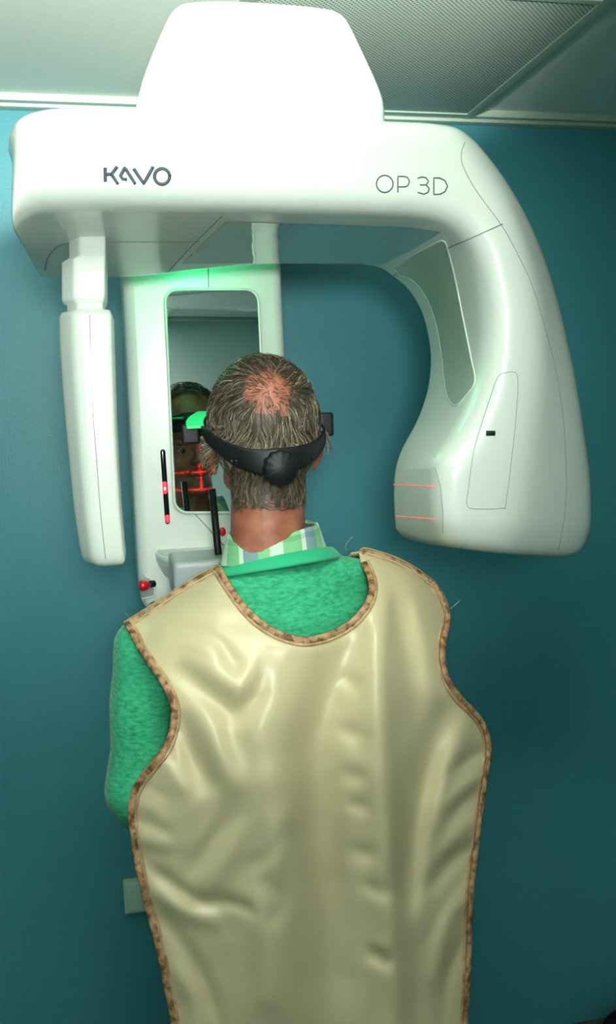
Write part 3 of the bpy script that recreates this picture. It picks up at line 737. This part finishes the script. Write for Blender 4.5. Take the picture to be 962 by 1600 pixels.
for i in range(N):
    z = random.uniform(-.95, 1) if i % 4 else random.uniform(-.95, -.5); a = random.uniform(0, 2*PI); r_ = math.sqrt(1-z*z); d = Vector((r_*math.cos(a), r_*math.sin(a), z))
    hv = hairy(d)
    if random.random() > hv*.97+ (.0 if hv == 0 else .02): continue
    h = surf(d)
    if not h: continue
    p, nrm = h
    if nrm.dot(d) < 0: nrm = -nrm
    if (p-hc).length > .125 and p.z < hc.z-.05 and d.z > -.4: continue
    away = (d-ccd*d.dot(ccd)); away = away.normalized() if away.length > 1e-3 else Vector((0, 0, -1))
    flow = Vector((0, 0, -1))*1.1+away*.8+Vector((0, .25, 0))
    bw = max(0, min(1, (d.z-.3)/.4)); flow = flow*(1-bw)+(away*.9+Vector((-.5, .35, -.15)))*bw
    cn = noise.noise_vector(d*3.2+Vector((3, 1, 7)))
    flow += cn*1.5
    low = d.z < -.45
    L = random.uniform(.022, .042)*(.3 if hv < .72 else 1)*(.55 if low else 1.0)
    pts = [p+nrm*.0015]; q = p+nrm*.004; dirv = flow
    steps = 5
    lift = random.uniform(.004, .0115)*(.55 if low else 1)
    for k_ in range(steps):
        t = (k_+1)/steps
        dd = (q-hc).normalized()
        tang = dirv-dd*dirv.dot(dd); tang.normalize()
        q = q+tang*(L/steps)
        hh = surf((q-hc).normalized())
        if hh: q = hh[0]+(hh[0]-hc).normalized()*(lift*math.sin(min(1, t*1.4)*PI/2)+.001)
        if q.z < P(411, 800, q.y).z: break
        dirv = dirv+noise.noise_vector(q*38+Vector((i % 9*.02, 0, 0)))*.9
        pts.append(q.copy())
    if len(pts) < 3: continue
    s_ = cu.splines.new('POLY'); s_.points.add(len(pts)-1)
    for k_, q in enumerate(pts):
        q = q-off; s_.points[k_].co = (q.x, q.y, q.z, 1); s_.points[k_].radius = (1.0 if k_ < len(pts)-1 else .3)*(1 if hv > .72 else .75)
    rnd = random.random()*(1 if hv > .5 else 1.0)+(0 if hv > .7 else .35)+(.25 if low else 0)
    gfac = .50 if d.z < .15 else .18
    s_.material_index = 2 if rnd < gfac*.3 else (1 if rnd < gfac+.15 else 0)
hair = bpy.data.objects.new('hair', cu); COL.objects.link(hair); hair.parent = PER; hair['label'] = 'short wavy greying hair with a bald crown'
me = evaluated(hair); bpy.data.objects.remove(hair)
# close-cropped under-layer so the scalp does not shine through
sv = [v.co.copy() for v in me.vertices]; 
bmh = bmesh.new(); bmh.from_mesh(me)
bmb = bmesh.new(); bmb.from_mesh(body.data)
nm_ = {}
for f in bmb.faces:
    c_ = f.calc_center_median()+off; d = (c_-hc)
    if d.length < .135 and c_.z > P(411, 796, c_.y).z-.002:
        d.normalize()
        thr = .75+.25*noise.noise(d*14)
        if hairy(d) > .84+.15*noise.noise(d*22) and d.z > -.83+.12*noise.noise(Vector((d.x*30, d.y*30, 0))) and abs(c_.x-hc.x) < .0795:
            vs = []
            for v in f.verts:
                if v.index not in nm_: 
                    nm_[v.index] = bmh.verts.new(v.co+v.normal*(.0030+.0015*noise.noise(v.co*60)))
                vs.append(nm_[v.index])
            ff = bmh.faces.new(vs); ff.material_index = 0; ff.smooth = True
bmh.to_mesh(me); bmh.free(); bmb.free()
hair = bpy.data.objects.new('hair', me); COL.objects.link(hair); hair.parent = PER; hair['label'] = 'short wavy greying hair with a bald crown'

# ================================================================== HEADSET
HS = empty('head_positioning_band', (hc.x, HY, hc.z-.06), 'black plastic head positioning band with rear knob worn around the head', 'headband')
def ell(a, rx, ry): return Vector((hc.x+rx*math.sin(a), HY-ry*math.cos(a), 0))
def strap(name, keys, mt, lab=None, th=.0022, n=90):
    """keys: (angle deg, z, half height, rx, ry); angle 0 back, -90 left"""
    K = catmull(keys, 12); V, Fc = [], []
    for (a, z, hh, rx, ry) in K:
        a = math.radians(a); o = ell(a, rx, ry); rd = Vector((math.sin(a), -math.cos(a), 0))
        for s, r_ in ((-1, -th), (-1, th*.4), (-.8, th), (.8, th), (1, th*.4), (1, -th)):
            V.append(Vector((o.x, o.y, z+s*hh))+rd*r_)
    k = 6
    for i in range(len(K)-1):
        for j in range(k): Fc.append((i*k+j, i*k+(j+1) % k, (i+1)*k+(j+1) % k, (i+1)*k+j))
    Fc.append(tuple(range(k))); Fc.append(tuple((len(K)-1)*k+j for j in range(k))[::-1])
    return add(name, V, Fc, mt, HS, True, lab)
def zat(y, Y): return P(411, y, Y).z
RX, RY = .0885, .1085
strap('rear_strap', [(-112, zat(664, 1.38), .008, RX+.006, RY), (-85, zat(672, 1.33), .009, RX+.003, RY), (-60, zat(692, 1.27), .011, RX, RY), (-35, zat(713, 1.24), .015, RX, RY), (-15, zat(722, 1.225), .0175, RX, RY), (0, zat(722, 1.225), .0185, RX, RY), (15, zat(720, 1.225), .0175, RX, RY), (35, zat(712, 1.24), .0145, RX, RY), (60, zat(697, 1.27), .011, RX, RY), (85, zat(680, 1.33), .009, RX+.003, RY), (112, zat(668, 1.38), .008, RX+.006, RY)], M_black, 'black curved rear strap')
strap('front_band', [(-250, zat(655, 1.45), .014, RX+.012, RY+.020), (-230, zat(655, 1.45), .015, RX+.012, RY+.020), (-200, zat(650, 1.45), .02, RX+.012, RY+.020), (-180, zat(650, 1.45), .020, RX+.012, RY+.020), (-160, zat(650, 1.45), .020, RX+.012, RY+.020), (-130, zat(655, 1.45), .015, RX+.012, RY+.020), (-110, zat(660, 1.4), .010, RX+.012, RY+.020)], M_black, 'wide black front band', th=.006)
def pod(s, pxl, pxr, y0, y1, Y):
    a, b = P(pxl, y0, Y), P(pxr, y1, Y)
    p_ = box('side_housing', (a.x, Y, b.z), (b.x, Y+.055, a.z), M_black, HS, bev=.005, seg=3, label='boxy black side housing')
    # wedge top rising to the front
    me = p_.data
    for v in me.vertices:
        if v.co.z > (a.z+b.z)/2-HS.location.z:
            t = (v.co.y-(Y-HS.location.y))/.055; v.co.x += -s*.010*t*t
        else:
            t = (v.co.y-(Y-HS.location.y))/.055; v.co.x += -s*.010*t*t
V, Fc = [], []; NV = 24
for i in range(NV+1):
    t = i/NV; a = math.radians(-88-72*t); o = ell(a, RX+.002, RY+.012); rd = Vector((math.sin(a), -math.cos(a), 0)); zz = zat(662, 1.34)+(zat(640, 1.44)-zat(662, 1.34))*min(1, t*1.7)
    for r_, z_ in ((-.002, -.004), (.024, -.004), (.024, .0), (-.002, .0)): V.append(Vector((o.x, o.y, zz+z_+.001))+rd*r_)
for i in range(NV):
    for j in range(4): Fc.append((i*4+j, i*4+(j+1) % 4, (i+1)*4+(j+1) % 4, (i+1)*4+j))
Fc += [(0, 1, 2, 3), tuple(NV*4+j for j in (3, 2, 1, 0))]
add('top_visor', V, Fc, mat('green_visor', srgb(10, 190, 96), .35), HS, False, 'bright green curved top piece')
pod(-1, 283, 313, 664, 694, 1.345); pod(1, 499, 522, 645, 681, 1.365)
kb = ell(0, RX, RY); kz_ = zat(733, 1.21)
# knob with scalloped rim
V, Fc = [], []; n = 60
kc = Vector((kb.x+.002, kb.y-.002, kz_))
prof = [(.0235, 0), (.0245, -.006), (.0240, -.014), (.021, -.018), (.0, -.020)]
for j, (r_, y_) in enumerate(prof[:-1]):
    for i in range(n):
        a = 2*PI*i/n; rr2 = r_+(.0012*math.cos(12*a) if j < 3 else 0); V.append(kc+Vector((rr2*math.cos(a), y_, rr2*math.sin(a))))
V.append(kc+Vector((0, -.0195, 0)))
for j in range(3):
    for i in range(n): Fc.append((j*n+i, j*n+(i+1) % n, (j+1)*n+(i+1) % n, (j+1)*n+i))
for i in range(n): Fc.append((3*n+i, 3*n+(i+1) % n, 4*n))
add('adjustment_knob', V, Fc, M_black, HS, label='round scalloped rear knob')
for px_ in (363, 370, 486):
    q = P(px_, 722 if px_ < 400 else 716, 1.235); 
    h = hit(bvh_of(bpy.data.objects['rear_strap']), px_, 722 if px_ < 400 else 716)
    if h: box('strap_hole', h[0]-Vector((.0018, .0008, .0028)), h[0]+Vector((.0018, .0004, .0028)), M_blackg, HS, bev=.0003)

# ================================================================== APRON
APX = Vector((cx, 1.2, 1.45))
AP = empty('lead_apron', (cx, 1.33, zh+.06), 'cream lead protection apron with brown stitched edging draped over the shoulders', 'apron')
Lside = [(192, 972), (203, 990), (215, 1014), (232, 1040), (248, 1062), (262, 1088), (268, 1112), (265, 1140), (254, 1168), (235, 1193), (216, 1217), (204, 1243), (201, 1275), (205, 1310), (213, 1360), (224, 1405), (236, 1450), (248, 1500), (258, 1550), (268, 1602), (280, 1700), (290, 1830), (295, 1900)]
Rside = [(722, 1900), (724, 1800), (728, 1700), (731, 1602), (734, 1550), (736, 1500), (738, 1430), (742, 1370), (750, 1310), (757, 1250), (765, 1200), (768, 1165), (760, 1134), (744, 1110), (722, 1088), (704, 1062), (696, 1032), (697, 1000), (703, 975), (702, 950), (692, 925)]
Rtop = [(678, 906), (650, 886), (620, 870), (590, 860), (568, 855), (560, 862)]
Neck = [(563, 880), (573, 900), (576, 922), (568, 945), (548, 968), (520, 985), (488, 995), (460, 994), (428, 982), (400, 962), (378, 938), (360, 912), (345, 888), (338, 882)]
Ltop = [(310, 897), (270, 922), (230, 948)]
def spline(pts, k=5): return [tuple(q) for q in catmull(pts, k)]
def segm(*L):
    o = []
    for s in L:
        o += s
    return o
outline = spline([(192, 972)]+Lside[1:], 4)+spline(Rside, 4)+spline(Rtop, 4)+spline(Neck, 4)+spline(Ltop, 4)
FO = [  # fold ridges: points, width px, height mm (positive = towards the camera)
 ([(232, 984), (290, 982), (340, 1000), (366, 1040)], 8, -4), ([(240, 1000), (290, 1000), (335, 1020)], 10, 3.5), ([(330, 975), (380, 975), (420, 990)], 7, -2.5),
 ([(255, 950), (300, 955), (350, 950)], 12, 2.5), ([(345, 905), (380, 960), (430, 1005), (500, 1015), (560, 985), (592, 935)], 9, 2.5),
 ([(282, 1050), (325, 1085), (365, 1115), (395, 1098), (408, 1065)], 16, -9), ([(300, 1030), (340, 1050), (372, 1070), (392, 1045)], 14, 4),
 ([(280, 1125), (300, 1180), (322, 1228)], 14, -9), ([(320, 1120), (345, 1180), (365, 1225)], 18, 8),
 ([(350, 1285), (330, 1320), (296, 1362)], 12, -5), ([(375, 1300), (350, 1350), (320, 1390)], 14, 4.5),
 ([(226, 1348), (262, 1375), (310, 1408), (360, 1410), (395, 1425)], 8, -5.5), ([(232, 1385), (290, 1425), (340, 1440)], 12, 5),
 ([(240, 1420), (285, 1475), (330, 1560), (350, 1640)], 10, -4.5), ([(262, 1500), (300, 1560), (310, 1640)], 10, 4),
 ([(420, 1380), (440, 1410), (418, 1440)], 12, -3.5), ([(445, 1290), (425, 1330), (395, 1350)], 12, -3.5), ([(470, 1250), (440, 1300), (430, 1350)], 14, 3.5),
 ([(360, 1380), (420, 1470), (440, 1600)], 24, 4),
 ([(545, 1000), (515, 1080), (495, 1170), (500, 1300), (515, 1450), (520, 1650)], 34, -19), ([(590, 950), (592, 1080), (598, 1200), (605, 1350), (612, 1500), (620, 1700)], 22, 14),
 ([(400, 1090), (420, 1200), (430, 1350), (420, 1550)], 40, 11),
 ([(622, 960), (640, 1040), (655, 1130), (660, 1230)], 20, -6), ([(655, 960), (668, 1040), (680, 1100)], 14, 4),
 ([(690, 1120), (668, 1200), (650, 1290), (640, 1400)], 20, -12), ([(720, 1150), (690, 1230), (668, 1320), (655, 1450)], 14, 5),
 ([(754, 1172), (725, 1190), (700, 1212)], 8, -4.5), ([(757, 1205), (730, 1228), (700, 1262)], 9, 4), ([(752, 1240), (725, 1250), (700, 1285)], 8, -4.5),
 ([(748, 1278), (720, 1300), (690, 1330)], 10, 4), ([(744, 1320), (705, 1345), (672, 1385)], 9, -5), ([(738, 1390), (700, 1440), (680, 1520)], 12, 5), ([(730, 1460), (700, 1520), (690, 1600)], 9, -4),
 ([(597, 868), (640, 885), (670, 905)], 5, -3), ([(610, 885), (650, 900), (680, 925)], 6, 2.5), ([(585, 885), (600, 925), (605, 980)], 7, 3), ([(640, 905), (650, 950), (655, 980)], 7, 2.5),
 ([(700, 1075), (725, 1105), (735, 1140)], 8, 3), ([(545, 1062), (552, 1070)], 10, -3.5), ([(540, 1142), (556, 1148)], 11, -3.5), ([(545, 1210), (560, 1214)], 10, -3), ([(552, 1256), (568, 1262)], 9, -3.5),
 ([(558, 1330), (580, 1336)], 10, -4), ([(575, 1385), (600, 1395)], 9, -4), ([(580, 1490), (600, 1500)], 10, -5), ([(592, 1476), (606, 1484)], 6, 3),
 ([(212, 1226), (240, 1232), (262, 1250)], 5, -3), ([(206, 1250), (236, 1262), (256, 1280)], 5, 2.5), ([(206, 1280), (236, 1288), (262, 1300)], 5, -3), ([(210, 1305), (240, 1316), (270, 1322)], 6, 2.5), ([(216, 1335), (250, 1340)], 5, -2.5),
 ([(232, 1175), (262, 1200), (285, 1235)], 9, 3.5), ([(270, 1150), (268, 1180)], 7, -2),
]
seg_arr = []
for pts, wd, hmm in FO:
    pts = catmull(pts, 4) if len(pts) > 2 else [np.array(p, float) for p in pts]
    seg_arr.append((pts, wd, hmm))
def fold(x, y):
    tot = 0
    for pts, wd, hmm in seg_arr:
        best = 1e9; bt = 0; n = len(pts)-1
        if min(abs(x-pts[0][0]), abs(x-pts[-1][0]), abs(x-pts[n//2][0])) > 260 and wd < 20: continue
        for i in range(n):
            ax, ay = pts[i]; bx_, by = pts[i+1]; dx, dy = bx_-ax, by-ay
            t = max(0, min(1, ((x-ax)*dx+(y-ay)*dy)/(dx*dx+dy*dy+1e-9)))
            d2 = (x-ax-t*dx)**2+(y-ay-t*dy)**2
            if d2 < best: best = d2; bt = (i+t)/n
        if best < (wd*4)**2:
            env = .35+.65*math.sin(PI*min(1, max(0, bt*.92+.04)))**.6 if n > 1 else 1
            tot += hmm*.0016*math.exp(-best/(2*wd*wd*.6))*env
    return tot
def ridge_y(x):
    if x < 338: return 972+(882-972)*(x-192)/146
    if x < 562: return 882+(857-882)*(x-338)/224
    return 857+(x-562)**2/138**2*72
YR = 1.335
def a_depth(x, y):
    u = (x-475)/285
    t = max(0, y-ridge_y(x))
    Yb = 1.165-.035*min(1, t/350)+.055*abs(u)**2.6
    return Yb+(YR-Yb)*math.exp(-t/62)
def inpoly(ol, x, y):
    c = False
    for i in range(len(ol)):
        a, b = ol[i], ol[i-1]
        if (a[1] > y) != (b[1] > y) and x < (b[0]-a[0])*(y-a[1])/(b[1]-a[1])+a[0]: c = not c
    return c
ol = resample(outline+[outline[0]], 6)[:-1]; oa = np.array(ol)
pts = [Vector(q) for q in ol]; step = 5.0
y = 850
while y < 1900:
    x = 185+(step/2 if int(y/step) % 2 else 0)
    while x < 775:
        if inpoly(ol, x, y) and np.min((oa[:, 0]-x)**2+(oa[:, 1]-y)**2) > 9: pts.append(Vector((x, y)))
        x += step
    y += step if y < 1620 else step*3
n = len(ol); cdt = delaunay_2d_cdt(pts, [(i, (i+1) % n) for i in range(n)], [], 1, 1e-5)
def a_point(x, y, extra=0.0):
    Y = a_depth(x, y)-fold(x, y)-.0018*noise.noise(Vector((x*.02, y*.02, 0)))
    de = math.sqrt(np.min((oa[:, 0]-x)**2+(oa[:, 1]-y)**2))
    Y -= .0030*math.exp(-de/30)*noise.noise(Vector((x*.012, y*.075, 3)))*(1 if y > 1000 else .4)+.0011*noise.noise(Vector((x*.05+y*.02, y*.035, 9)))
    lim = 1e9
    for ox, oy in ((0, 0), (7, 0), (-7, 0)):
        h = SWB.ray_cast(CAM, ray(x+ox, y+oy).normalized())
        if h[0]: lim = min(lim, h[0].y-.007)
    d = 0.006
    if lim < Y+.02:  # smooth minimum so that the cloth lies on the back
        k_ = .010; e = max(k_-abs(Y-lim), 0)/k_; Y = min(Y, lim)-e*e*k_*.25
    return P(x, y, Y-extra)
AV = [a_point(q.x, q.y) for q in cdt[0]]
# relax depth jumps a little
nb_ = [[] for _ in AV]
for f in cdt[2]:
    for i in range(3): nb_[f[i]].append(f[(i+1) % 3])
for it in range(3):
    ny = []
    for i, v in enumerate(AV): ny.append(v.y if not nb_[i] else .4*v.y+.6*sum(AV[j].y for j in nb_[i])/len(nb_[i]))
    AV = [P(cdt[0][i].x, cdt[0][i].y, min(ny[i], AV[i].y+.004)) for i in range(len(AV))]
back = add('back_panel', AV, cdt[2], M_apron, AP, label='cream vinyl back panel with soft creases')
md = back.modifiers.new('thick', 'SOLIDIFY'); md.thickness = .0035; md.offset = -1
AB = bvh_of(back)
me = back.data
if sum(p.normal.y for p in me.polygons) > 0: me.flip_normals()
# front panel, same outline mirrored to the chest side
FV = [Vector((v.x, YR+(YR-v.y)*.98+.004, v.z)) for v in AV]
FV = [Vector((cx+(v.x-cx)*.975, min(v.y, 1.50), v.z-.009)) for v in FV]
front = add('front_panel', FV, cdt[2], M_apron, AP); md = front.modifiers.new('thick', 'SOLIDIFY'); md.thickness = .003; md.offset = 0
def binding(name, pl, wpx, mt, inset, seed=0, bumpy=.0008):
    ring = []; nr = []
    ctr = Vector((475, 1300))
    L = resample(pl, 2.2)
    for i, q in enumerate(L):
        a = Vector(L[max(i-2, 0)]); b = Vector(L[min(i+2, len(L)-1)]); t = (b-a).normalized(); nn_ = Vector((t.y, -t.x))
        if not inpoly(ol, q[0]+nn_.x*6, q[1]+nn_.y*6): nn_ = -nn_
        qq = (q[0]+nn_.x*inset, q[1]+nn_.y*inset); 
        h = None
        for ins in (0, 2, 4, 7):
            h = hit(AB, qq[0]+nn_.x*ins, qq[1]+nn_.y*ins)
            if h: break
        if not h: continue
        p = P(qq[0], qq[1], h[0].y-.001)
        ring.append(p); nr.append(h[1])
    r = [wpx*1.15/FPX*(1+.10*noise.noise(Vector((i*.13, seed, 0)))) for i in range(len(ring))]
    # smooth normals and depth
    for it in range(4):
        nr = [(nr[max(i-1, 0)]+nr[i]+nr[min(i+1, len(nr)-1)]).normalized() for i in range(len(nr))]
    ring = [Vector((p.x, p.y, p.z)) for p in ring]
    ys = [p.y for p in ring]
    for it in range(3): ys = [(ys[max(i-1, 0)]+ys[i]+ys[min(i+1, len(ys)-1)])/3 for i in range(len(ys))]
    ring = [Vector((p.x, y_-bumpy*(.5+.5*math.sin(i*1.1+3*noise.noise(Vector((i*.05, seed, 2)))))-.0005, p.z)) for i, (p, y_) in enumerate(zip(ring, ys))]
    return tube(name, ring, r, mt, AP, seg=10, flat=(nr, .42))
segs = [('edge_binding', spline([(192, 972)]+Lside[1:], 4)), ('edge_binding', spline(Rside+[Rtop[0]], 4)), ('edge_binding', spline(Rtop, 4)), ('edge_binding', spline(Neck, 4)), ('edge_binding', spline([(338, 882)]+Ltop+[(192, 972)], 4))]
for i, (nm, pl) in enumerate(segs):
    wd = 6.2 if i in (0, 1, 3) else 5.0
    o = binding(nm, pl, wd, M_bind, 4.5, i, .0010 if i != 4 else .0003)
    if i == 0: o['label'] = 'brown puckered fabric edging'
    o2 = binding('binding_fold', pl, 3.4, M_bind2, 11.0, i+9, .0003)
# woven name on the edging of the left shoulder
def quad_letters():
    font = {'C': [[(1, 0), (.2, 0), (0, .3), (0, .7), (.2, 1), (1, 1)]], 'E': [[(1, 0), (0, 0), (0, 1), (1, 1)], [(0, .5), (.8, .5)]], 'N': [[(0, 1), (0, 0), (1, 1), (1, 0)]], 'T': [[(0, 0), (1, 0)], [(.5, 0), (.5, 1)]],
            'U': [[(0, 0), (0, .8), (.3, 1), (.7, 1), (1, .8), (1, 0)]], 'R': [[(0, 1), (0, 0), (.8, 0), (1, .25), (.8, .5), (0, .5)], [(.4, .5), (1, 1)]], 'D': [[(0, 0), (.6, 0), (1, .3), (1, .7), (.6, 1), (0, 1), (0, 0)]], 'S': [[(1, 0), (.2, 0), (0, .25), (.3, .5), (.8, .55), (1, .8), (.7, 1), (0, 1)]], 'P': [[(0, 1), (0, 0), (.8, 0), (1, .25), (.8, .5), (0, .5)]], 'L': [[(0, 0), (0, 1), (1, 1)]], 'Y': [[(0, 0), (.5, .5), (1, 0)], [(.5, .5), (.5, 1)]]}
    a, b = Vector((279, 917)), Vector((326, 891)); t = (b-a).normalized(); nn_ = Vector((-t.y, t.x)); out = []
    word = 'DENTSPLY'
    for i, ch in enumerate(word):
        o = a+t*(i*6.0)
        for st in font[ch]: out.append([tuple(o+t*(4.2*u)+nn_*(-1.5+4.6*v)) for u, v in st])
    return out
bt_ = [o for o in AP.children if o.name.startswith('edge_binding')][4]
BBt = bvh_of(bt_)
merge_tubes('woven_lettering', [(s_, .0005) for s_ in quad_letters()], mat('brown_thread', srgb(78, 52, 24), .7), bt_, bvh=BBt, off=.0003, label='dark brown woven letters')
def thread(pts, Y):
    tube('loose_thread', [P(x, y, Y) for x, y in sm(pts, 5)], .00035, M_thread, AP, seg=5)
thread([(541, 860), (540, 852), (546, 843), (551, 839)], 1.25); thread([(704, 951), (712, 944), (719, 938)], 1.20); thread([(196, 958), (202, 966), (206, 972)], 1.30)
bpy.context.view_layer.update()
